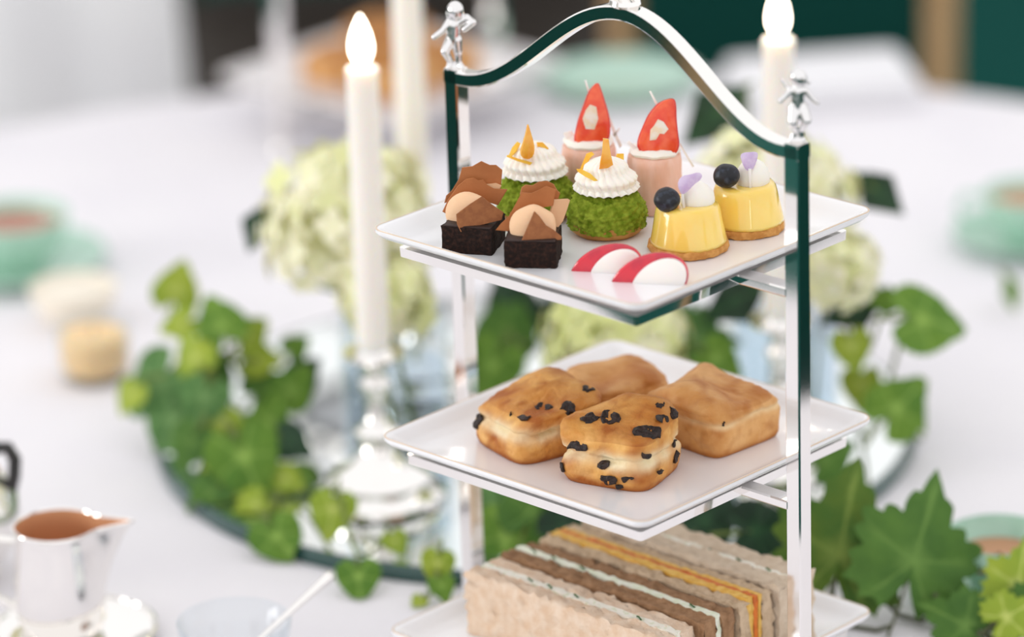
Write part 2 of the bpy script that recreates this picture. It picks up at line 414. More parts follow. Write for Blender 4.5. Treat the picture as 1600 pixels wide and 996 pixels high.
cherub((712, 107), 1, [tuple(list(c)+[0]*(8-len(c))) for c in [
    (714, 18, 11.5, 715, 22, 11), (706, 26, 6, 712, 30, 5), (704, 21, 3.5, 702, 23, 3), (712, 30, 6, 711, 40, 9), (711, 40, 9, 709, 62, 8.5), (704, 38, 6, 694, 49, 4.5, 0, -.001), (694, 49, 4.5, 680, 58, 4, -.001, -.002),
    (719, 38, 6, 732, 30, 5, 0, -.001), (732, 30, 5, 741, 36, 4, -.001, -.003), (741, 36, 5, 728, 46, 4, -.003, -.003), (706, 64, 8, 696, 79, 6, 0, -.003), (696, 79, 6, 704, 97, 4.5, -.003, 0), (704, 97, 4, 701, 105, 4, 0, -.002),
    (714, 64, 8, 716, 82, 6), (716, 82, 5.5, 717, 100, 4.2), (717, 100, 4, 722, 105, 4, 0, -.002), (704, 106, 5, 720, 106, 5)]])
cherub((1252, 222), -1, [tuple(list(c)+[0]*(8-len(c))) for c in [
    (1255, 121, 11, 1257, 125, 10.5), (1264, 126, 4, 1271, 131, 3), (1255, 132, 6, 1255, 142, 9), (1255, 142, 9.5, 1253, 164, 9), (1246, 142, 6, 1238, 148, 4.5), (1238, 148, 4, 1227, 157, 3.5, 0, -.001),
    (1264, 142, 6, 1272, 151, 4), (1272, 151, 3.6, 1285, 162, 3), (1249, 168, 9, 1246, 188, 7, 0, -.003), (1246, 188, 5.5, 1250, 206, 4, -.003, 0), (1250, 206, 4, 1245, 216, 4), (1260, 168, 9, 1267, 186, 7, 0, -.003), (1267, 186, 5.5, 1259, 203, 4.5, -.003, 0),
    (1259, 203, 4.5, 1260, 216, 4), (1244, 219, 5, 1262, 219, 5), (1240, 140, 3.5, 1230, 128, 2, .002, .003)]])

# ---------------------------------------------------------------- plates
def plate(label):
    o = thing('square_plate', label, 'plate', (0, 0, 0), PHI, 'square plates on the cake stands')
    def lp(ins, z, r): return rsq(.1-ins, .1-ins, r, z, 8)
    body = loft([lp(.036, -.0116, .004), lp(.026, -.0116, .006), lp(.023, -.0106, .007), lp(.011, -.0092, .008), lp(.0030, -.0052, .009), lp(.0006, -.0028, .009), lp(0, -.0016, .009), lp(.0004, -.0001, .0088), lp(.0018, 0, .008), lp(.0042, -.0013, .007), lp(.0085, -.0048, .006), lp(.0130, -.0074, .006), lp(.018, -.0082, .006), lp(.09, -.0082, .002)])
    b = mk('dish', body, porcelain, o, smooth=60)
    g = rsq(.0994, .0994, .0087, .0000, 8)
    mk('gilt_edge', loft([rsq(.0998, .0998, .009, -.0002, 8), rsq(.0996, .0996, .009, .00012, 8), rsq(.0991, .0991, .008, .0002, 8), rsq(.0988, .0988, .008, .0001, 8)], False, False), gilt, b)
    return o
plates = []
pl0 = plate('square white plate of finger sandwiches on the lowest tier of the sharp cake stand')
for i, z in enumerate(ZR):
    p = pl0 if i == 0 else copy_tree(pl0)
    move(p, (0, 0, z), PHI); plates.append(p)
plates[1]['label'] = 'square white plate of scones on the middle tier of the cake stand'
plates[2]['label'] = 'square white plate of small pastries on the top tier of the cake stand'
WT, WM, WB = (ZR[2]-.0082, ZR[1]-.0082, ZR[0]-.0082)

# ================================================================ top tier pastries
def shard(o, poly, dy, tilt, yaw, m, th=.0013, curve=0, z=.012):
    P = MW[o.name] @ Vector((0, 0, z)) + Vector((0, dy, 0))
    mk('chocolate_shard', slab(poly, P, plane_n(tilt, yaw), th, curve=curve), m, o, world=True, smooth=30)
def brownie(px, py, rz, side, h, label):
    o = thing('brownie', label, 'brownie', at(px, py, WT), R(rz), 'brownies on the top plate')
    L = []
    s = side/2
    for z in [h*i/8 for i in range(9)]:
        L.append([(x, y, z) for i in range(4) for x, y in [((1-2*f)*s if i == 0 else (-s if i == 1 else ((-1+2*f)*s if i == 2 else s)), s if i == 0 else ((1-2*f)*s if i == 1 else (-s if i == 2 else (-1+2*f)*s))) for f in [k/14 for k in range(14)]]])
    b = mk('cake', noisy(loft(L), .0008, 330, px), brownie_m, o, smooth=35)
    mk('crust', noisy(box(-s+.0006, s-.0006, -s+.0006, s-.0006, h-.0004, h+.0008, .0004), .0002, 300), brownietop_m, b)
    return o
b1 = brownie(741, 384, -15, .0285, .0150, 'brownie with dark cocoa shards and pale mousse, set toward the pale left plate corner'.replace(' left', '').replace(', set toward the pale plate corner', ' and a pentagonal front shard'))
mk('mousse', noisy(ball((-.003, .000, .0190), .0130, .0065, .0115, 24, 16, Matrix.Rotation(R(-16), 3, 'X')), .0007, 140), mousse_m, b1)
shard(b1, [(713, 335), (733, 320), (753, 307), (768, 319), (787, 332), (784, 344), (752, 352), (720, 363), (714, 350)], -.0105, 16, 8, shardd_m, z=.020)
shard(b1, [(691, 331), (700, 312), (715, 291), (728, 280), (740, 278), (747, 282), (755, 281), (761, 289), (772, 295), (793, 296), (786, 308), (778, 321), (768, 318), (740, 312), (712, 318), (700, 336)], .0065, 14, 0, shard_m, z=.025)
shard(b1, [(694, 318), (697, 306), (706, 298), (717, 280), (722, 262), (738, 260), (752, 252), (765, 258), (775, 258), (785, 266), (783, 288), (782, 300), (750, 315), (720, 318), (700, 316)], .0125, 12, 0, shard_m, z=.025)
shard(b1, [(758, 288), (775, 286), (784, 290), (778, 300), (764, 302)], .0075, 20, 5, shardp_m, .003, z=.025)
b2 = brownie(834, 406, -6, .0285, .0150, 'brownie whose shards lean back behind a smooth caramel dome and pale curl')
mk('mousse', noisy(ball((-.000, .000, .0192), .0130, .0065, .0118, 24, 16, Matrix.Rotation(R(-16), 3, 'X')), .0007, 140, 3), mousse_m, b2)
shard(b2, [(815, 376), (824, 355), (835, 330), (843, 338), (853, 352), (866, 360), (878, 370), (877, 375), (850, 377), (822, 378)], -.0105, 16, 6, shardd_m, z=.020)
shard(b2, [(774, 360), (783, 349), (795, 338), (806, 318), (815, 301), (830, 302), (840, 298), (853, 291), (869, 297), (866, 310), (864, 322), (838, 326), (818, 337), (800, 350), (795, 362)], .0065, 12, -6, shard_m, z=.025)
shard(b2, [(812, 304), (815, 293), (821, 289), (832, 290), (842, 284), (855, 283), (865, 288), (870, 297), (875, 302), (871, 315), (866, 316), (840, 318), (820, 312)], .0125, 12, -4, shard_m, z=.025)
shard(b2, [(866, 312), (888, 311), (891, 313), (887, 326), (880, 346), (872, 356), (862, 352), (858, 340), (862, 325)], .003, 12, 20, shardp_m, .002, z=.02)
CH = None
def choux(px, py, label, seed):
    o = thing('matcha_choux', label, 'cream puff', at(px, py, WT), R(seed*40), 'matcha cream puffs on the top plate')
    mk('choux_shell', noisy(lathe([(.010, 0), (.0175, .0004), (.0200, .0025), (.0212, .006), (.0205, .012), (.012, .024)], 40), .0006, 130), choux_m, o)
    n, m = 150, 70; L = []
    prof = []
    for i in range(m+1):
        a = -.30 + (PI/2+.29)*i/m; prof.append((.0223*math.cos(a)**.9 if math.cos(a) > 0 else .0, .0098+.0182*math.sin(a)))
    for i, (r, z) in enumerate(prof):
        lp = []
        for j in range(n):
            th = 2*PI*j/n; p = Vector((r*math.cos(th), r*math.sin(th), z))
            edge = noise.noise(Vector((math.cos(th)*2+seed, math.sin(th)*2, 0)))*.0018 if i < 4 else 0
            d = noise.voronoi(p*400+Vector((seed, 0, 0)))[0][0]; d2 = noise.noise(p*900)
            nn = Vector((p.x, p.y, (p.z-.009)*1.3)).normalized()
            lp.append(p + nn*(.0014-.0032*d+.0005*d2) + Vector((0, 0, edge)))
        L.append(lp)
    mk('craquelin_crust', loft(L), matcha_m, o, smooth=180)
    L = []; n = 176
    for i in range(30):
        f = i/29; z = .0245+.0195*f
        Rr = .0172*(1-f**2.2)**.62*(0.93+.07*math.cos(f*PI*5)) + .0008
        if i == 0: Rr *= .8
        lp = []
        for j in range(n):
            th = 2*PI*j/n; rr = Rr*(1+.10*abs(math.sin(11*th+f*5.0+seed))**.8 - .04)
            lp.append((rr*math.cos(th), rr*math.sin(th), z + (.0016*abs(math.sin(11*th+f*5+seed)) if f < .15 else 0)))
        L.append(lp)
    mk('whipped_cream', loft(L), cream_m, o, smooth=60)
    return o
def trace(o, name, poly, off, tilt, yaw, m, th, bulge=0, curve=0, sm=0, label=None):
    P = MW[o.name].translation + Vector(off)
    q = mk(name, slab(smoothpoly(poly, sm) if sm else poly, P, plane_n(tilt, yaw), th, bulge, curve), m, o, world=True, smooth=50)
    if label: q['label'] = label
    return q
c1 = choux(838, 337, 'matcha cream puff behind the brownies, with a tall pointed orange sliver', 1)
trace(c1, 'orange_sliver', [(825, 192), (829, 205), (833, 218), (836, 232), (834, 244), (826, 250), (816, 247), (813, 240), (817, 225), (822, 208)], (0, -.0155, .036), 8, 10, mango_m, .003, .0015, sm=1)
trace(c1, 'lemon_zest', [(808, 221), (813, 224), (807, 236), (797, 247), (794, 244), (800, 230)], (0, -.010, .04), 30, -20, zest_m, .001)
trace(c1, 'lemon_zest', [(839, 222), (848, 222), (858, 232), (854, 235), (847, 230), (840, 229)], (0, -.009, .04), 35, 20, zest_m, .001)
trace(c1, 'lemon_zest', [(793, 242), (810, 248), (832, 254), (828, 258), (808, 252), (791, 245)], (0, -.015, .036), 20, -5, zest_m, .001)
c2 = choux(949, 362, 'matcha cream puff beside the yellow tartlets, with a blunt orange strip', 2)
trace(c2, 'orange_strip', [(942, 217), (951, 218), (954, 240), (958, 258), (950, 263), (936, 265), (938, 252), (941, 236)], (0, -.0135, .036), 6, 0, mango_m, .0025, .0008)
trace(c2, 'lemon_zest', [(916, 240), (924, 237), (928, 241), (922, 246), (917, 256), (909, 266), (905, 266), (911, 252)], (0, -.004, .04), 25, -25, zest_m, .001)
trace(c2, 'lemon_zest', [(900, 264), (908, 264), (922, 271), (934, 282), (930, 284), (914, 276), (902, 268)], (0, -.014, .036), 25, -8, zest_m, .001)
trace(c2, 'lemon_zest', [(964, 240), (975, 240), (975, 257), (969, 256), (962, 249)], (0, .004, .04), 20, 15, zest_m, .001)
def strawcake(px, py, label, poly, core, off, curls, lean, seed):
    o = thing('strawberry_cake', label, 'cake', at(px, py, WT), R(seed*25), 'strawberry cakes on the top plate')
    L = []
    for r, z in ((.0138, 0), (.0150, .0008), (.0155, .004), (.0156, .012), (.0155, .020), (.0154, .028), (.0148, .0325), (.0125, .0335)):
        L.append([(r*math.cos(2*PI*j/48)*(1+.02*math.sin(3*2*PI*j/48+seed)), r*math.sin(2*PI*j/48), z) for j in range(48)])
    mk('sponge_roll', noisy(loft(L), .0007, 200, seed, .0004, 600), pink_m, o, smooth=60)
    mk('cream_disc', noisy(lathe([(.011, .033), (.0138, .0335), (.0145, .035), (.013, .037), (.006, .0385)], 32), .0009, 220, seed), cream_m, o)
    b = trace(o, 'strawberry_slice', poly, off, lean, 4, berry_m, .003, .006, sm=2)
    bs = trace(o, 'strawberry_skin', [(x+(2.2 if x > sum(p[0] for p in poly)/len(poly) else -2.2), y+1.5*(1 if y > 180 else -.3)) for x, y in poly], (off[0], off[1]+.0012, off[2]), lean, 4, berryskin_m, .003, .0055, sm=2)
    trace(o, 'strawberry_heart', core, (off[0], off[1]-.0002, off[2]), lean, 4, core_m, .0015)
    for p in curls:
        trace(o, 'white_chocolate_strip', p, (off[0], off[1]+.006, off[2]), 10, 0, panna_m, .0008)
    return o
s1 = strawcake(922, 311, 'strawberry topped pink sponge cake standing behind the matcha puffs', [(932, 128), (937, 138), (943, 158), (950, 180), (952, 200), (950, 218), (930, 226), (908, 227), (898, 220), (902, 200), (906, 184), (914, 165), (922, 142)],
    [(922, 163), (932, 167), (935, 186), (929, 203), (915, 202), (910, 186), (915, 172)], (0, -.009, .04), [[(913, 126), (916, 125), (922, 146), (919, 146)], [(957, 210), (968, 199), (969, 202), (960, 215)], [(946, 180), (951, 178), (972, 228), (968, 232)], [(880, 208), (893, 204), (897, 212), (884, 218)]], 12, 1)
s2 = strawcake(1024, 326, 'strawberry topped pink sponge cake standing behind the front yellow tartlet'.replace('front ', ''), [(1050, 153), (1055, 162), (1055, 185), (1058, 210), (1060, 228), (1054, 240), (1035, 247), (1012, 243), (998, 232), (998, 218), (1006, 198), (1016, 178), (1032, 160)],
    [(1028, 186), (1037, 190), (1045, 202), (1038, 210), (1031, 209), (1025, 219), (1015, 220), (1016, 203), (1022, 196)], (0, -.009, .04), [[(1014, 143), (1017, 142), (1030, 166), (1026, 167)], [(979, 224), (983, 220), (1000, 234), (996, 239)], [(1060, 225), (1063, 224), (1085, 260), (1082, 262)]], 12, 2)
def tartlet(px, py, label, berry, cream, petal, stalk, seed):
    o = thing('lemon_tartlet', label, 'tartlet', at(px, py, WT), 0, 'yellow tartlets on the top plate')
    mk('biscuit_base', noisy(lathe([(.0195, 0), (.0218, .0006), (.0225, .0025), (.0220, .0045), (.0190, .0052)], 48), .0009, 240, seed), biscuit_m, o)
    mk('lemon_custard', noisy(lathe([(.0195, .0045), (.0214, .0048), (.0211, .0065), (.0201, .0110), (.0190, .0165), (.0180, .0215), (.0172, .0245), (.0160, .0262), (.0140, .0268), (.006, .0266)], 56), .0005, 60, seed), custard_m, o, smooth=180)
    P0 = MW[o.name].translation
    B = aty(berry[0], berry[1], P0.y-.009); r = .0073
    bb = noisy(ball((0, 0, 0), r, r, r*.93, 28, 20), .0004, 190, seed)
    bb = ([v*(1-.16*max(0, 1-(v.normalized()-Vector((-.25, -.75, .6)).normalized()).length/.33)) for v in bb[0]], bb[1])
    mk('blueberry', ([v+B for v in bb[0]], bb[1]), blue_m, o, world=True, smooth=180)
    D = aty(cream[0], cream[1], P0.y+.001)
    mk('cream_dollop', noisy(([Vector(v)+D for v in lathe([(.0082, -.008), (.0094, -.0055), (.0095, -.002), (.0086, .0018), (.0064, .0050), (.0034, .0073), (.0006, .0084)], 28)[0]], lathe([(1, 0)]*7, 28)[1]), .0006, 170, seed), cream_m, o, world=True, smooth=180)
    pt = trace(o, 'flower_petal', petal, (0, -.008, .035), 15, 8, petal_m, .0005, curve=.0006, sm=1)
    if stalk: trace(o, 'petal_stalk', stalk, (0, -.009, .03), 8, 0, panna_m, .001)
    return o
tartlet(1076, 388, 'yellow tartlet on a biscuit round with a lilac petal, beside the red glazed slices', (1042, 312), (1090, 306), [(1059, 283), (1066, 275), (1078, 273), (1092, 269), (1098, 274), (1094, 282), (1084, 289), (1074, 300), (1066, 305), (1060, 296)], [(1064, 302), (1068, 301), (1071, 326), (1067, 326)], 1)
tartlet(1165, 356, 'yellow tartlet on a biscuit round with an upright lilac petal, beside the silver post', (1135, 275), (1176, 270), [(1156, 242), (1164, 238), (1172, 238), (1180, 237), (1185, 240), (1182, 254), (1175, 267), (1166, 267), (1160, 256)], [(1169, 264), (1174, 264), (1174, 298), (1171, 298)], 2)
def glazed(px, py, label, rz, k):
    o = thing('glazed_slice', label, 'dessert', at(px, py, WT), R(rz), 'red glazed mousse slices on the top plate')
    # half dome with its flat cut side towards -y: glossy red coat around a white mousse
    def dome(cx, a, h, d, y0, front, n=28, m=12):
        L = []
        for i in range(m+1):
            q = (PI/2)*i/m; s = max(.03, math.cos(q)); y = y0+d*math.sin(q)
            L.append([(cx+a*s*math.cos(PI*j/n)+.42*h*s*math.sin(PI*j/n), y, h*s*math.sin(PI*j/n)) for j in range(n+1)])
        if front:
            F = [[(cx+a*q*math.cos(PI*j/n)+.42*h*v*math.sin(PI*j/n), y0-front*e, h*v*math.sin(PI*j/n)) for j in range(n+1)] for q, v, e in ((.93, .9, 1), (.985, .97, .75))]
            L = F + L
        return loft(L)
    mk('red_glaze', dome(0, .0200*k, .0172*k, .008, 0, .0012), glaze_m, o, smooth=60)
    mk('white_mousse', dome(.0052*k, .0140*k, .0150*k, .005, .001, .0034), panna_m, o, smooth=60)
    return o
glazed(947, 425, 'red glazed slice of white mousse next to the matcha puff', -10, .96)
glazed(1014, 442, 'red glazed slice of white mousse beside the yellow tartlet', -10, 1.02)

# ================================================================ scones
CAMV = CAM
def scone(px, py, zb, rz, sx, sy, h, label, group, m, seed, top=(0, 0), crack=.46, cdep=.10, topk=1.0, ex=5.0):
    o = thing('fruit_scone' if m is scone_m else 'plain_scone', label, 'scone', at(px, py, zb) if py is not None else px, R(rz), group)
    n, nz = 120, 56; V = []; br = []; cr = []
    for i in range(nz+1):
        f = i/nz
        if f < .78: zz = f/.78*.80; prof = 1.0
        else: zz = .80+.20*math.sin((f-.78)/.22*PI/2); prof = None
        for j in range(n):
            th = 2*PI*j/n; c, s = math.cos(th), math.sin(th)
            sq = (abs(c)**ex+abs(s)**ex)**(-1/ex)
            w = noise.noise(Vector((c*1.6+seed*5, s*1.6, 1.3)))
            ck = crack+.07*w+.02*noise.noise(Vector((c*9, s*9, seed)))
            d = (zz-ck)
            cf = math.exp(-(d/(.125 if m is scone_m else .06))**2)*max(0, min(1, .75+1.3*noise.noise(Vector((c*2.1, s*2.1+seed*3, 4)))))
            k = (.95+.05*min(1, zz/.10)**.5) + .035*math.sin(min(1, zz/ck)*PI) - 1.25*cdep*math.exp(-(d/.045)**2)*max(0, min(1, .7+1.3*noise.noise(Vector((c*2.1, s*2.1+seed*3, 4)))))
            if zz > ck: k += .03*math.sin(min(1, (zz-ck)/(.8-ck))*PI)
            if prof is None:
                q = (f-.78)/.22; k *= math.cos(q*PI/2*.985)**.55; 
            tz = max(0, zz-ck)
            x = c*sq*k*sx/2 + top[0]*tz; y = s*sq*k*sy/2 + top[1]*tz
            z = zz*h*(topk if zz > ck else 1)
            if zz > .6: z += (zz-.6)*h*.35*noise.noise(Vector((x*30+seed, y*30, 2)))*2
            p = Vector((x, y, z)); nn = Vector((c, s, .3))
            p += nn*(.0016*noise.noise(p*85+Vector((seed, 0, 0)))+.0007*noise.noise(p*300))*min(1, zz*6+.1)
            V.append(p)
            edge = max(0, (sq-1.13)/.28)
            bb = .55*edge*(.5+noise.noise(p*60+Vector((0, seed, 0)))) + .7*math.exp(-(zz/.10)**2) + .9*max(0, noise.noise(p*45+Vector((seed, 2, 0)))-.08) + .7*max(0, noise.noise(p*150+Vector((seed, 2, 0)))-.1) + (.35 if zz > .78 else 0)*(.5+noise.noise(p*50))
            br.append(max(0, min(1, 1.5*bb*(1-cf))))
            cr.append(max(0, min(1, cf*1.15+.12*(1 if .15 < zz < .7 else 0)*noise.noise(p*70))))
    F = []
    for i in range(nz):
        for j in range(n):
            k = (j+1) % n; F.append([i*n+j, i*n+k, (i+1)*n+k, (i+1)*n+j])
    F.append(list(range(n))[::-1]); F.append([nz*n+j for j in range(n)])
    b = mk('scone_body', (V, F), m, o, smooth=180, attrs={'brown': br, 'crumb': cr})
    return o, b, (V, F)
def raisins(o, b, VF, spots):
    M = MW[o.name]; Vw = [M @ v for v in VF[0]]
    t = BVHTree.FromPolygons([tuple(v) for v in Vw], [f for f in VF[1] if len(f) == 4])
    for i, (x, y, wpx, hpx) in enumerate(spots):
        d = ray(x, y).normalized(); hit = t.ray_cast(CAM, d)
        if hit[0] is None: continue
        P, nn = hit[0], hit[1]
        if nn.dot(d) > 0: nn = -nn
        k = mpp(P); u = (up - nn*up.dot(nn)).normalized(); r_ = u.cross(nn).normalized()
        rot = Matrix((r_, u, nn)).transposed()
        vf = noisy(ball((0, 0, 0), wpx*k/2*1.1, hpx*k/2*1.1, .0011, 26, 13), .0020, 210, i+x*.01, .0010, 520)
        mk('raisin', ([rot @ v + P + nn*.0002 for v in vf[0]], vf[1]), raisin_m, o, world=True, smooth=180)
G = 'scones on the middle plate'
o, b, vf = scone(972, 738, WM, -26, .0545, .050, .0365, 'square fruit scone at the front of the plate, split by a pale crack and studded with raisins'.replace(' at the front of the plate,', ' with many raisins,').replace(' and studded with raisins', ' across its side'), G, scone_m, 1, top=(-.004, .004), crack=.47)
raisins(o, b, vf, [(921, 655, 30, 22), (953, 653, 30, 26), (1012, 676, 44, 28), (904, 698, 34, 12), (944, 727, 20, 14), (950, 749, 24, 20), (981, 748, 18, 7), (1028, 737, 11, 8), (1031, 633, 16, 15), (1036, 655, 26, 10), (1050, 645, 12, 16), (1055, 712, 12, 22), (1066, 688, 9, 18), (880, 730, 6, 12), (1053, 694, 9, 10), (1008, 713, 14, 6), (968, 760, 18, 6)])
o, b, vf = scone(832, 694, WM, -57, .0545, .050, .0335, 'square fruit scone with a bulging golden lid and deep crack, beside the plain scones', G, scone_m, 2, top=(.012, .022), crack=.50, cdep=.13)
raisins(o, b, vf, [(772, 603, 22, 20), (763, 588, 13, 9), (849, 637, 27, 18), (889, 639, 24, 22), (820, 652, 24, 9), (748, 656, 18, 24), (920, 608, 18, 16), (800, 648, 6, 6)])
o, b, vf = scone(962, 640, WM, 38, .052, .050, .0245, 'plain golden scone at the back of the plate, partly hidden by the other scones'.replace('at the back of the plate, ', ''), G, scone2_m, 3, top=(.0, .0), crack=.45, cdep=.05, ex=3.5)
sconeback = o
o, b, vf = scone(1120, 682, WM, 44, .0545, .0530, .0325, 'plain golden scone with smooth sides and sharp corners beside the silver post', G, scone2_m, 4, top=(-.020, .004), crack=.6, cdep=.02, ex=7)
raisins(o, b, vf, [(1130, 664, 7, 7)])
plainsc = o

# ================================================================ finger sandwiches (they stand on their long cut edge)
def slice_vf(x0, x1, y0, y1, z0, z1, seed, amp=.0021):
    nx, ny, nz = 5, 40, 12
    bm = bmesh.new()
    V = []; F = []
    L = []
    for j in range(ny+1):
        y = y0+(y1-y0)*j/ny
        lp = []
        for k in range(nz): lp.append((x0, y, z0+(z1-z0)*k/nz))
        for k in range(nx): lp.append((x0+(x1-x0)*k/nx, y, z1))
        for k in range(nz): lp.append((x1, y, z1-(z1-z0)*k/nz))
        for k in range(nx): lp.append((x1-(x1-x0)*k/nx, y, z0))
        L.append(lp)
    bm.free()
    V, F = noisy(loft(L), amp, 240, seed, amp*.6, 700)
    return [Vector((v.x, v.y, max(v.z, z0))) for v in V], F
def sandwich(x0, wd, y0, y1, h, label, bread, bread2, fills, seed, rz=0):
    cx = x0+wd/2; loc = MS @ Vector((cx, (y0+y1)/2, WB))
    o = thing('finger_sandwich', label, 'sandwich', loc, PHI+R(rz), 'finger sandwiches on the lowest plate')
    hl = (y1-y0)/2; tot = sum(f[1] for f in fills); bw = (wd-tot-.0004*2)/2; x = -wd/2
    mk('bread_slice', slice_vf(x, x+bw, -hl, hl, 0, h, seed), bread, o, smooth=70); x += bw+.0002
    for i, (m, t_, dz) in enumerate(fills):
        f = mk('filling', slice_vf(x, x+t_, -hl+.0015, hl-.0015, 0, h+dz, seed+i+3, .0009), m, o, smooth=70); x += t_+.0001
        if m is cheese_m or m is cuc_m:
            rr = random.Random(seed)
            for q in range(4):
                yy = rr.uniform(-hl+.01, hl-.01); a = rr.uniform(-.4, .4); zz = h+dz+.0003
                mk('chive_piece', tube([(x-t_*.5-.001, yy, zz), (x-t_*.5+.0015*a, yy+.003, zz+.0004), (x-t_*.5+.001, yy+.005, zz)], .0005, 5), herb_m, f)
    mk('bread_slice', slice_vf(x, x+bw, -hl+.001, hl-.001, 0, h-.0005, seed+9), bread2, o, smooth=70)
    return o
sandwich(-.0610, .0275, -.079, .072, .0395, 'white bread finger sandwich with herbed cream cheese filling', breadw_m, breadw_m, [(cheese_m, .0055, .0002)], 1)
sandwich(-.0318, .0275, -.083, .072, .0405, 'brown bread finger sandwich with thick white filling', breadb_m, breadb_m, [(cuc_m, .0050, .0006)], 2, .1)
sandwich(-.0025, .0300, -.084, .069, .0410, 'granary finger sandwich with yellow and orange filling', breadg_m, breadg_m, [(egg_m, .0050, .0012), (carrot_m, .0040, .0006), (egg_m, .0030, .0006)], 3, -.1)
sandwich(.0298, .0322, -.086, .064, .0425, 'pale bread finger sandwich next to the silver post', crus_m, crus_m, [(cheese_m, .004, -.0006)], 4)

# ================================================================ second stand across the table
P2 = Vector((-.185, 1.088, 0)); RZ2 = R(-41)
st2 = copy_tree(stand); move(st2, P2, RZ2); st2['label'] = 'blurred silver cake stand across the table holding brown scones'
p2 = []
for i, z in enumerate(ZR):
    p = copy_tree(pl0); move(p, (P2.x, P2.y, z), RZ2)
    p['label'] = ('square white plate of brown scones on the lowest tier of the blurred cake stand', 'empty square white plate on the middle tier of the blurred cake stand', 'empty square white plate on the top tier of the blurred cake stand')[i]
M2 = Matrix.Translation(P2) @ Matrix.Rotation(RZ2, 4, 'Z')
for i, (x, y, lab) in enumerate(((-.030, -.029, 'brown scone behind the lit candle flame, on the blurred cake stand'), (.030, -.029, 'brown scone between the flame and the tall candle, on the blurred cake stand'), (-.029, .030, 'brown scone tucked behind the other scones of the blurred cake stand'), (.030, .030, 'brown scone behind the small silver cherub, on the blurred cake stand'))):
    c = copy_tree(plainsc if i in (1, 2) else sconeback); move(c, M2 @ Vector((x, y, WB)), RZ2+R((3, -4, 2, 5)[i])); c['label'] = lab; c['group'] = 'scones on the blurred cake stand'

# ================================================================ mirror tray
MC = Vector((-.06, .40, 0)); MR = .252
mt = thing('mirror_tray', 'round mirror tray with a dark green edge under the flowers', 'tray', MC)
mk('mirror_glass', lathe([(MR-.006, .001), (MR-.005, .0092), (.01, .0092)], 96), mirror_m, mt, smooth=30)
mk('bevelled_edge', lathe([(MR-.004, 0), (MR, .0005), (MR, .006), (MR-.004, .0095), (MR-.0055, .0095)], 96, False, False), mirrorrim_m, mt, smooth=30)
MZ = .0094

# ================================================================ candlesticks and candles
CT = .2962
def candlestick(P, label, lab2, top, lit=True):
    o = thing('candlestick', label, 'candlestick', (P.x, P.y, MZ), 0, 'silver candlesticks')
    zc = .103
    mk('base', lathe([(.040, 0), (.043, .002), (.042, .005), (.036, .008), (.033, .012), (.034, .016), (.026, .021), (.018, .026), (.012, .034)], 40), silver, o)
    mk('stem', lathe([(.012, .033), (.010, .038), (.0145, .043), (.0150, .047), (.009, .052), (.006, .058), (.0058, .070), (.0095, .075), (.0100, .079), (.006, .084), (.0065, .090), (.009, .093)], 32), silver, o)
    mk('drip_cup', lathe([(.008, .092), (.014, .094), (.020, .0985), (.0195, .1005), (.013, .0985), (.0105, .1025), (.0100, .103)], 36), silver, o)
    z0 = zc+MZ
    c = thing('taper_candle', lab2, 'candle', (P.x, P.y, z0), 0, 'white taper candles')
    Hc = top-z0
    mk('wax', noisy(lathe([(.0095, .0002), (.0106, .004), (.0104, Hc*.5), (.0100, Hc-.006), (.0104, Hc-.0015), (.0092, Hc), (.005, Hc-.0012)], 28), .0003, 60), wax_m, c)
    mk('wick', tube([(0, 0, Hc-.002), (.0003, 0, Hc+.004), (.0012, 0, Hc+.007)], .0006, 6), wick_m, c)
    if lit:
        mk('flame', lathe([(.0008, Hc+.0018), (.0045, Hc+.004), (.0068, Hc+.009), (.0072, Hc+.014), (.0060, Hc+.021), (.0035, Hc+.028), (.0012, Hc+.0325), (.0002, Hc+.034)], 20), flame_m, c)
PL = at(575, 800); PL = Vector((PL.x-.004, PL.y, 0))
candlestick(Vector((-.158, .272, 0)), 'ornate silver candlestick beside the lime green vine leaves', 'lit white taper candle in front of the pale hydrangea', CT)
candlestick(at(1216, 60, CT), 'ornate silver candlestick standing behind the cake stand post', 'lit white taper candle behind the silver cherub and stand post', CT)
candlestick(Vector((-.139, .47, 0)), 'silver candlestick hidden behind the glass vase of hydrangea', 'tall white taper candle behind the hydrangea, rising past the blurred scones', .33)

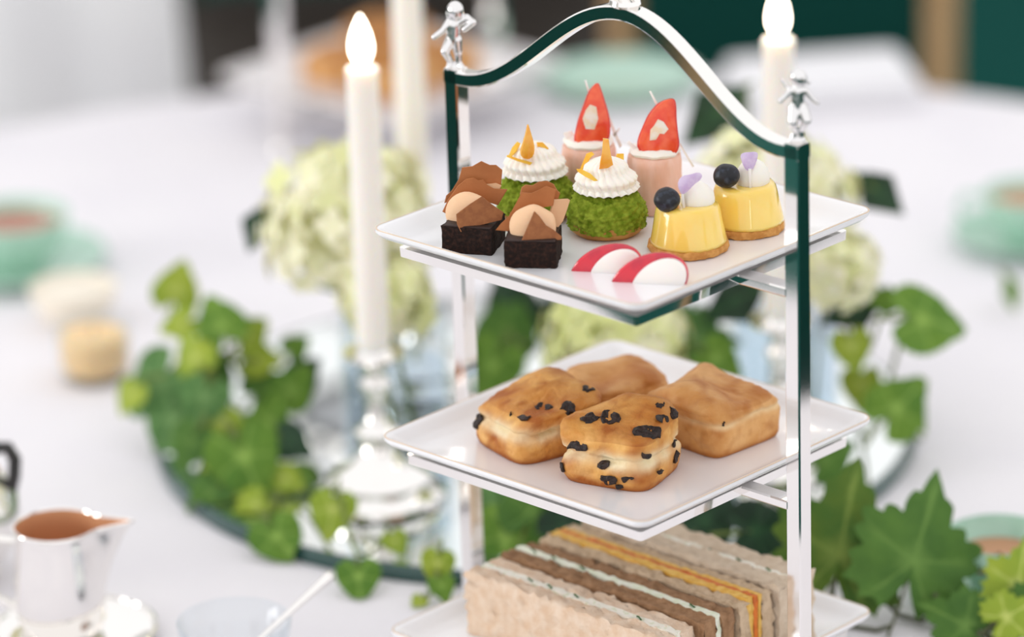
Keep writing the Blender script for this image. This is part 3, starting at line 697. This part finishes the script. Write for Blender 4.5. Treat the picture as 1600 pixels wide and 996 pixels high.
# ================================================================ vases and hydrangeas
def vase(P, r, h, label):
    o = thing('glass_vase', label, 'vase', (P.x, P.y, MZ), 0, 'clear glass vases on the mirror tray')
    mk('glass', lathe([(r*.9, 0), (r, .002), (r, h), (r-.0012, h+.0006), (r-.0024, h), (r-.0024, .005), (.004, .0045)], 40), glass_m, o, smooth=60)
    mk('water', lathe([(r-.0027, .0052), (r-.0027, h*.6), (.004, h*.6)], 32), water_m, o, smooth=50)
def mouth(via, C, m=.006):
    """the point inside a vase's rim on the side towards C"""
    V, r, rim = via; d = Vector((C.x-V.x, C.y-V.y, 0)).normalized(); return Vector((V.x, V.y, rim+.005)) + d*(r-m)
def hydrangea(C, r, stem_base, label, seed, tint=0.5, n=150, rz=.9, via=None):
    o = thing('hydrangea', label, 'flower', stem_base, 0, 'pale hydrangeas in glass vases')
    rr = random.Random(seed); V = []; F = []; T = []
    for i in range(n):
        z = 1-2*(i+.5)/n
        if z < -.55: continue
        a = i*2.39996+rr.uniform(-.2, .2); s = math.sqrt(1-z*z)
        d = Vector((s*math.cos(a), s*math.sin(a), z*rz)); P = C + d*r*rr.uniform(.86, 1.08)
        nn = (d+Vector([rr.uniform(-.35, .35) for _ in range(3)])).normalized()
        x = nn.orthogonal().normalized(); y = nn.cross(x); ro = rr.uniform(0, PI); tn = max(0, min(1, tint+rr.uniform(-.45, .45)))
        ps = rr.uniform(.0085, .0125)
        for q in range(4):
            an = ro+q*PI/2; u = x*math.cos(an)+y*math.sin(an); v = nn.cross(u)
            b = len(V)
            for (p_, s_, h_) in ((0, 0, -.001), (.35, .38, .0005), (.8, .45, .001), (1.08, .12, -.0002), (1.08, -.12, -.0002), (.8, -.45, .001), (.35, -.38, .0005), (.6, 0, -.0006)):
                V.append(P+u*(p_*ps)+v*(s_*ps)+nn*h_)
                T.append(max(0, min(1, tn+(.25 if p_ < .4 else 0))))
            for k in range(7): F.append([b+7, b+k, b+(k+1) % 7])
    mk('flower_head', (V, F), hyd_m, o, world=True, smooth=180, attrs={'tint': T})
    mk('flower_core', noisy(ball(C, r*.80, r*.80, r*.72, 20, 12), .004, 60), mat('hydrangea core %d' % seed, 'e9e9b8', .7), o, world=True)
    sb = Vector(stem_base)+Vector((0, 0, .002)); end = C-Vector((0, 0, r*.6))
    mid = mouth(via, C, .007) if via else (sb+end)/2+Vector((.003, 0, 0))
    mk('stem', tube([sb, sb.lerp(mid, .5), mid, end], .003 if not via else .002, 8), stem_m, o, world=True)
VL = Vector((-.150, .362, 0)); vase(VL, .036, .095, 'clear glass vase behind the candlestick of the lime vine leaves')
HL = aty(545, 350, .375); hydrangea(HL, .056, (VL.x, VL.y, MZ+.006), 'cream hydrangea head behind the lit candle and vine leaves', 1, .16)
VIAL = (VL, .036, MZ+.095); HL2 = aty(606, 468, .322); hydrangea(HL2, .028, (VL.x+.012, VL.y-.008, MZ+.006), 'small lime tinged hydrangea head just above the glass vase rim', 5, .5, 90, via=VIAL)
VR = Vector((.105, .40, 0)); vase(VR, .036, .10, 'clear glass vase behind the post of the cake stand')
HR = aty(1195, 330, .40); hydrangea(HR, .057, (VR.x, VR.y, MZ+.006), 'cream hydrangea head behind the yellow tartlets', 2, .2)
VC = Vector((-.01, .335, 0)); vase(VC, .032, .046, 'clear glass vase hidden behind the scones')
HC = aty(960, 535, .32); hydrangea(HC, .046, (VC.x, VC.y, MZ+.006), 'lime green hydrangea head seen between the top and middle plates', 3, .62)
VIAR = (VR, .036, MZ+.10); HR2 = aty(1302, 424, .345); hydrangea(HR2, .028, (VR.x+.012, VR.y-.008, MZ+.006), 'small cream hydrangea head beside the dark pointed leaf', 6, .35, 90, via=VIAR)

# ================================================================ vine leaves
def leaf_vf(kind, seed):
    rr = random.Random(seed); n = 72; ring = []
    for i in range(n):
        a = 2*PI*i/n                      # a = 0 towards the tip, PI at the stalk
        b = abs(((a+PI) % (2*PI))-PI)     # 0 tip .. PI base
        if kind == 'grape':
            r = .74+.26*max(math.cos(b*2.5)**2 if b < .63 else 0, .80*math.exp(-((b-1.12)/.36)**2), .62*math.exp(-((b-2.05)/.40)**2))
            if b < .35: r += .20*(1-b/.35)
            r *= 1+.10*(1 if i % 4 == 0 else (-.7 if i % 4 == 2 else .1))*(1+.5*math.sin(i*1.7+seed))
            if b > 2.75: r *= 1-.72*((b-2.75)/.39)
        elif kind == 'point':
            r = .52/(abs(math.cos(b))*.50+abs(math.sin(b))*.80+.02); r = min(r, 1.05)
            if b > 2.8: r *= .9
        else:                              # heart shaped ivy
            r = .80+.06*math.cos(3*b)+(.30*(1-b/.45) if b < .45 else 0)
            if b > 2.7: r *= 1-.65*((b-2.7)/.44)
            r *= 1+.025*math.sin(i*2.1+seed)
        ring.append((r, a))
    V = []; F = []; T = []
    ks = (.0, .35, .7, 1.0); V.append(Vector((0, 0, 0))); T.append(1)
    for k in ks[1:]:
        for r, a in ring:
            x = r*k*math.sin(a); y = r*k*math.cos(a)
            lob = abs(math.sin((a)*2.5)) if kind != 'point' else abs(math.sin(a))
            z = -.10*(x*x+y*y)*(1.0) + .055*lob*k + .06*noise.noise(Vector((x*1.7+seed, y*1.7, 0))) - .12*y*abs(y)*.6
            V.append(Vector((x, y, z))); T.append(max(0, 1-lob*5)*.9 if k < .95 else 0)
    for j in range(n):
        k = (j+1) % n; F.append([0, 1+j, 1+k])
        for q in range(2): F.append([1+q*n+j, 1+(q+1)*n+j, 1+(q+1)*n+k, 1+q*n+k])
    return V, F, T
LEAFM = {}
def above(p, r=.0012):
    f = (MZ if (p-MC).xy.length < MR+.004 else 0)+r; p.z = max(p.z, f); return p
def sprig(label, leaves, base, stem=stem_m, group='vine sprigs around the flowers', via=None, sag=.006):
    """leaves: (px, py, height above table, size px across, tip angle on screen in degrees (0 up, 90 right), tilt of the face up, turn, material, kind)"""
    B = at(*base) if base else None
    if via:
        d_ = at(*leaves[0][:3])-via[0]; d_.z = 0; B = Vector((via[0].x, via[0].y, MZ+.006)) + d_.normalized()*(via[1]-.016)
    o = thing('vine_sprig', label, 'leaf sprig', B, 0, group)
    ends = []
    for i, (x, y, z, spx, ang, tilt, turn, m, kind) in enumerate(leaves):
        P = at(x, y, z); k = mpp(P)*spx/2*1.15
        n = plane_n(tilt, turn); upv = (Vector((0, 0, 1)) - n*n.z).normalized(); sd = upv.cross(n).normalized()
        a = R(ang); tip = upv*math.cos(a)+sd*math.sin(a); sx = tip.cross(n)
        M = Matrix((sx, tip, n)).transposed()
        V, F, T = leaf_vf(kind, i+int(x))
        # a grape leaf hangs off its stalk notch near the base
        W = [M @ (v*k) + P for v in V]
        for w_ in W:
            fl_ = (MZ+.001 if (w_-MC).xy.length < MR+.004 else .0015)
            if w_.z < fl_: w_.z = fl_+.0004*rnd.random()
        lf = mk('leaf', (W, F), m, o, world=True, smooth=180, attrs={'vein': T})
        mk('leaf_stalk', tube([above(P-tip*k*.1-n*.0006), above(P-tip*k*.7-n*.002), above(P-tip*k*1.1+Vector((0, 0, -.004 if z > .03 else 0))-n*.003)], .0011, 6), stem, lf, world=True)
        ends.append(P-tip*k*.9-n*.003)
    path = [B+Vector((0, 0, .002))]+ends if len(ends) > 1 else [B+Vector((0, 0, .002)), ends[0]]
    if via:
        m_ = mouth(via, ends[0]); q_ = m_.lerp(ends[0], .8); q_.z = m_.z+.004 if ends[0].z > m_.z else q_.z+.004
        path = [B, m_, q_, ends[0]]
    pts = []
    for i in range(len(path)-1):
        for f in (0, .25, .5, .75):
            q = path[i].lerp(path[i+1], f); q.z -= 0 if via else sag*math.sin(f*PI); pts.append(above(q, .0016))
    pts.append(above(path[-1], .0016))
    mk('stem', tube(pts, .0014, 6), stem, o, world=True)
    return o
iv, gr, po = 'ivy', 'grape', 'point'
sprig('upright lime green vine sprig spilling over the mirror tray edge', [(320, 620, .05, 90, 200, 40, 10, leafD, iv), (305, 560, .07, 75, 320, 30, -20, leafB, iv), (285, 505, .085, 62, 250, 35, -10, leafB, iv), (275, 455, .095, 82, 20, 30, 10, leafB, iv)], (380, 640, MZ))
sprig('vine sprig of mid green leaves in front of the votive'.replace('in front of the votive', 'beside the lime sprig'), [(400, 560, .06, 70, 100, 40, 20, leafB, iv), (385, 525, .075, 72, 60, 35, 20, leafB, iv), (345, 510, .085, 92, 330, 35, -10, leafA, iv), (460, 545, .06, 50, 60, 30, 20, leafA, iv)], (430, 650, MZ))
sprig('vine sprig with a large drooping blue green leaf over the tray edge', [(270, 655, .03, 105, 190, 35, -15, leafD, iv), (250, 595, .05, 118, 215, 30, -25, leafD, iv), (205, 615, .045, 60, 200, 30, -30, leafB, iv)], (330, 700, MZ))
sprig('vine sprig with a broad bright green heart shaped leaf on the mirror tray', [(345, 745, .02, 80, 230, 40, 0, leafB, iv), (380, 712, .035, 128, 160, 35, 5, leafA, iv), (420, 660, .03, 80, 30, 40, 10, leafA, iv), (455, 610, .04, 80, 40, 30, 10, leafA, iv)], (440, 700, MZ))
sprig('tangle of small olive vine leaves between the mirror tray edge and the candlestick', [(445, 748, .02, 56, 120, 40, 0, leafB, iv), (450, 690, .03, 70, 120, 35, 0, leafC, iv), (470, 590, .045, 65, 50, 25, 10, leafC, iv), (410, 610, .04, 75, 60, 30, 10, leafE, iv), (335, 590, .045, 70, 20, 30, 0, leafE, iv), (345, 660, .035, 75, 330, 35, 0, leafB, iv), (300, 690, .03, 80, 200, 35, -10, leafE, iv), (330, 770, .015, 75, 230, 40, 0, leafE, iv)], (430, 770, MZ), sag=.05)
sprig('low vine sprig with a round leaf lying over the tray edge onto the cloth', [(400, 790, .012, 70, 230, 50, 0, leafB, iv), (432, 838, .014, 95, 150, 50, 0, leafA, iv)], (470, 760, MZ))
sprig('small vine sprig at the foot of the silver candlestick', [(520, 795, .03, 82, 190, 40, 0, leafB, iv), (560, 900, .012, 78, 175, 50, 0, leafA, iv), (617, 845, .018, 46, 160, 45, 10, leafB, iv)], (470, 790, MZ))
sprig('vine sprig with a yellow rimmed leaf at the cake stand post', [(684, 880, .02, 60, 190, 35, 0, leafB, iv), (690, 915, .012, 48, 170, 45, 10, leafA, iv), (655, 940, .004, 30, 210, 50, 0, leafB, iv)], (690, 860, MZ))
sprig('dense leafy sprig behind the scones and sandwiches', [(790, 520, .055, 110, 10, 20, 0, leafE, iv), (800, 480, .07, 95, 340, 15, 0, leafC, iv), (770, 570, .05, 110, 200, 25, -10, leafA, iv), (865, 500, .06, 85, 40, 20, 10, leafC, iv), (1086, 530, .08, 110, 100, 25, 15, leafD, gr), (1040, 510, .05, 70, 60, 25, 0, leafA, iv), (1118, 560, .08, 80, 130, 25, 10, leafA, iv)], (820, 620, MZ))
sprig('dense leafy sprig on the tray between sandwiches and middle plate', [(790, 840, .02, 120, 190, 25, 0, leafA, iv), (830, 800, .035, 110, 20, 25, 0, leafE, iv), (880, 830, .025, 90, 60, 20, 0, leafC, iv), (770, 790, .03, 90, 340, 25, 0, leafD, iv), (1100, 815, .03, 110, 40, 20, 0, leafC, iv), (1180, 830, .03, 110, 90, 20, 10, leafC, iv), (1040, 800, .03, 90, 20, 20, 0, leafE, iv), (1290, 720, .04, 80, 60, 20, 0, leafE, iv)], (900, 790, MZ))
sprig('sprig of large serrated grape leaves beside the cake stand', [(1312, 868, .040, 215, 8, 22, -8, leafF, gr), (1428, 878, .040, 205, 26, 26, 14, leafE, gr)], (1300, 905, .002), stemd_m)
mkp = [at(1462, 930, .022), at(1460, 955, .008), at(1440, 972, .003), at(1405, 962, .003), at(1378, 935, .012), at(1366, 905, .03)]
tag(mk('vine_tendril', tube(mkp, .0016, 8), stemd_m), 'curling brown vine tendril below the grape leaves', 'tendril')
sprig('sprig of small serrated leaves under the mint bowl', [(1510, 978, .012, 120, 300, 40, 0, leafE, gr), (1590, 915, .03, 110, 20, 30, 10, leafB, gr), (1572, 965, .02, 85, 60, 35, 0, leafB, gr), (1606, 955, .02, 90, 100, 35, 0, leafE, gr)], (1560, 1010, .002), stemd_m)
sprig('arching sprig of bright green leaves behind the right hand post'.replace('right hand post', 'middle plate corner'), [(1400, 640, .05, 110, 50, 25, 10, leafA, iv), (1385, 470, .10, 70, 280, 30, 0, leafA, po), (1440, 500, .10, 130, 110, 40, 30, leafA, iv), (1345, 600, .05, 70, 180, 30, 0, leafB, iv), (1330, 540, .085, 70, 170, 25, 0, leafB, iv)], (1340, 660, MZ))
sprig('bowed leaf on a thin stalk at the mirror tray edge', [(1425, 640, .045, 80, 160, 30, 30, leafA, po)], (1440, 690, MZ))
sprig('dark glossy leaf beside the cream hydrangea and stand post', [(1336, 482, .095, 104, 250, 20, 10, leafC, po)], None, via=VIAR)
sprig('dark glossy leaf above the top plate corner', [(1372, 300, .16, 95, 130, 20, -10, leafC, po)], None, via=VIAR)
sprig('dark glossy leaf behind the curved handle of the stand', [(1120, 178, .19, 130, 230, 15, 10, leafC, po)], None, via=VIAR)
sprig('dark glossy leaf below the top plate frame', [(1150, 470, .11, 110, 240, 15, 0, leafC, po)], None, via=VIAR)
sprig('dark glossy leaf at the edge of the hydrangea by the candle', [(402, 355, .15, 80, 200, 15, -20, leafC, po)], None, via=VIAL)
sprig('short green stalk and leaf below the mint teacup', [(1580, 455, .02, 62, 175, 20, 40, leafA, po)], (1585, 470, .002))

# ================================================================ teapot corner
def jug():
    P = at(100, 1000); o = thing('cream_jug', 'small polished silver cream jug with a rosy gilt inside', 'jug', (P.x, P.y, .0052))
    prof = [(.020, 0), (.0235, .002), (.0265, .012), (.0272, .028), (.0262, .045), (.0248, .058), (.0246, .0655), (.0254, .069)]
    n = 48; L = []
    for r, z in prof:
        L.append([(r*math.cos(a)+(.021*max(0, math.cos(a))**24*max(0, (z-.036)/.033)), r*math.sin(a)*(1-.0*z), z+(.002*max(0, math.cos(a))**8 if z > .05 else 0)) for a in [2*PI*j/n for j in range(n)]])
    Li = [[(x*.965, y*.965, z) for x, y, z in l] for l in L]
    mk('body', loft(L, True, False), silver, o, smooth=60)
    mk('lining', loft([[(x*.5, y*.5, .02) for x, y, z in Li[3]]]+Li[3:], True, False), gold_m, o, smooth=60)
    mk('handle', tube([(-.025, 0, .060), (-.040, 0, .062), (-.048, 0, .045), (-.042, 0, .025), (-.026, 0, .016)], .0028, 10), silver, o)
    rm = [Vector(v) for v in L[-1]]; rm.append(rm[0]); mk('rim', tube(rm, .0009, 6), silver, o)
    s = thing('silver_saucer', 'round silver saucer under the cream jug', 'saucer', (P.x+.006, P.y, 0))
    mk('dish', lathe([(.030, .0004), (.034, .0008), (.045, .004), (.0495, .0062), (.0500, .0072), (.0485, .0072), (.044, .0052), (.034, .0046), (.004, .0044)], 56), silver, s, smooth=50)
    mk('beaded_rim', torus((0, 0, .0068), .0492, .0016, 56, 8), silver, s)
jug()
def teapot():
    P = at(-75, 905); o = thing('silver_teapot', 'silver teapot with a black ebony handle, cut off by the photo edge'.replace(', cut off by the photo edge', ' beside the cream jug'), 'teapot', (P.x, P.y, 0))
    mk('body', lathe([(.028, 0), (.030, .003), (.028, .008), (.040, .022), (.046, .040), (.044, .056), (.034, .070), (.024, .076), (.022, .079)], 48), silver, o, smooth=50)
    mk('lid', lathe([(.023, .0785), (.022, .082), (.014, .089), (.005, .093), (.004, .096), (.006, .099), (.005, .103), (.0005, .105)], 36), silver, o, smooth=50)
    hp = [aty(x, y, P.y+.004) for x, y in ((-25, 715), (-6, 700), (12, 700), (23, 718), (22, 745), (12, 785), (-2, 830), (-20, 850))]
    mk('handle', tube(hp, .0042, 10), ebony_m, o, world=True)
    mk('spout', tube([(-.040, 0, .03), (-.06, 0, .045), (-.068, 0, .07), (-.078, 0, .082)], [.010, .008, .006, .005], 12), silver, o)
teapot()
def bowlspoon():
    P = at(365, 965, .046); o = thing('glass_bowl', 'small clear glass bowl holding a silver spoon', 'bowl', (P.x, P.y, 0))
    mk('glass', lathe([(.018, 0), (.020, .002), (.026, .012), (.031, .028), (.0335, .0438), (.0328, .0444), (.0318, .0438), (.0294, .028), (.0245, .0135), (.018, .006), (.003, .005)], 48), glass_m, o, smooth=60)
    mk('sugar', noisy(lathe([(.018, .0065), (.0238, .0135), (.026, .018), (.024, .021), (.012, .0235), (.002, .024)], 32), .001, 200), mat('white sugar', 'f2f0ec', .7), o)
    s = thing('silver_spoon', 'silver spoon leaning out of the glass bowl', 'spoon', (P.x, P.y, .024))
    a = aty(422, 985, P.y-.002); b = aty(520, 897, P.y+.02); d = (b-a)
    path = [a-d*.28, a, a+d*.4, a+d*.8, a+d*.95, b]
    mk('spoon_handle', tube(path, [.0016, .0018, .0022, .003, .0038, .002], 10), silver, s, world=True)
    e = a-d*.28; rot = d.normalized().to_track_quat('X', 'Z').to_matrix()
    mk('spoon_bowl', ball(e-d.normalized()*.008, .011, .0075, .002, 18, 10, rot), silver, s, world=True)
bowlspoon()

# ================================================================ far side of the table
def cup(P, label, lab2, r=.042, h=.05, tea=tea_m, rz=0, saucer=True):
    z = 0
    if saucer:
        s = thing('saucer', lab2, 'saucer', (P.x, P.y, 0), 0, 'mint green saucers')
        mk('dish', lathe([(r*.7, 0), (r*.75, .001), (r*1.35, .008), (r*1.62, .013), (r*1.60, .0142), (r*1.3, .0098), (r*.7, .0042), (.004, .004)], 48), mint_m, s, smooth=60)
        z = .0044
    o = thing('teacup', label, 'teacup', (P.x, P.y, z), R(rz), 'mint green teacups')
    mk('bowl', lathe([(r*.5, 0), (r*.52, .004), (r*.8, .016), (r*.95, .033), (r, h), (r-.0012, h+.0004), (r-.0022, h), (r*.92-.0015, .033), (r*.76, .018), (r*.4, .008), (.003, .0075)], 48), mint_m, o, smooth=60)
    mk('tea', lathe([(r*.94, h*.78), (r*.5, h*.78+.0001), (.002, h*.78)], 40), tea, o)
    mk('handle', tube([(r*.93, 0, h*.85), (r*1.35, 0, h*.9), (r*1.5, 0, h*.6), (r*1.3, 0, h*.35), (r*.86, 0, h*.42)], .0026, 8), mint_m, o)
cup(at(25, 425), 'mint green teacup of reddish tea behind the ivory bowl', 'mint green saucer under the teacup of reddish tea', tea=tear_m, rz=150, h=.04)
cup(at(1608, 385), 'mint green teacup with peach coloured tea above the short green stalk', 'mint green saucer beside the short green stalk', rz=170, r=.035, h=.038)
cup(at(1560, 925), 'shallow mint green teacup of milky tea among the small serrated leaves', 'mint green saucer among the small serrated leaves', tea=tea_m, rz=20, r=.034, h=.026)
Pv = at(150, 590); o = thing('votive_candle', 'pale amber votive candle in a short glass', 'votive', (Pv.x, Pv.y, 0))
mk('glass', lathe([(.021, 0), (.0245, .002), (.0262, .018), (.0268, .040), (.0255, .0404), (.0250, .039), (.0245, .018), (.020, .005), (.002, .0045)], 40), glass_m, o, smooth=60)
mk('wax', noisy(lathe([(.019, .0052), (.0234, .012), (.0240, .030), (.022, .0325), (.004, .0315)], 36), .0004, 90), amber_m, o)
mk('wick', tube([(0, 0, .031), (.0004, 0, .037)], .0006, 6), wick_m, o)
Pi = at(118, 505); o = thing('ivory_bowl', 'ivory coloured bowl behind the amber votive', 'bowl', (Pi.x, Pi.y, 0))
mk('body', lathe([(.016, 0), (.018, .002), (.028, .014), (.032, .028), (.0312, .0285), (.030, .028), (.026, .0145), (.012, .006), (.002, .0055)], 40), ivory_m, o, smooth=60)
mk('custard', noisy(lathe([(.0285, .023), (.02, .0255), (.002, .027)], 32, True), .0008, 120), ivory_m, o)
def napkin(P, rz, label):
    o = thing('folded_napkin', label, 'napkin', (P.x, P.y, 0), R(rz))
    for i in range(3):
        z = .0005+i*.007
        mk('fold', noisy(loft([rsq(.075-.003*i, .05-.002*i, .006, z), rsq(.078-.003*i, .053-.002*i, .008, z+.002), rsq(.078-.003*i, .053-.002*i, .008, z+.005), rsq(.074-.003*i, .05-.002*i, .006, z+.0066)]), .0006, 40, i), napkin_m, o)
napkin(at(1284, 145), 8, 'folded white napkin in front of the dark green chair')
Pm = at(972, 138); o = thing('mint_plate', 'round mint green side plate near the folded white napkin', 'plate', (Pm.x, Pm.y, 0))
mk('dish', lathe([(.042, 0), (.046, .001), (.058, .008), (.064, .011), (.063, .0122), (.056, .0098), (.046, .0042), (.004, .004)], 56), mint_m, o, smooth=60)
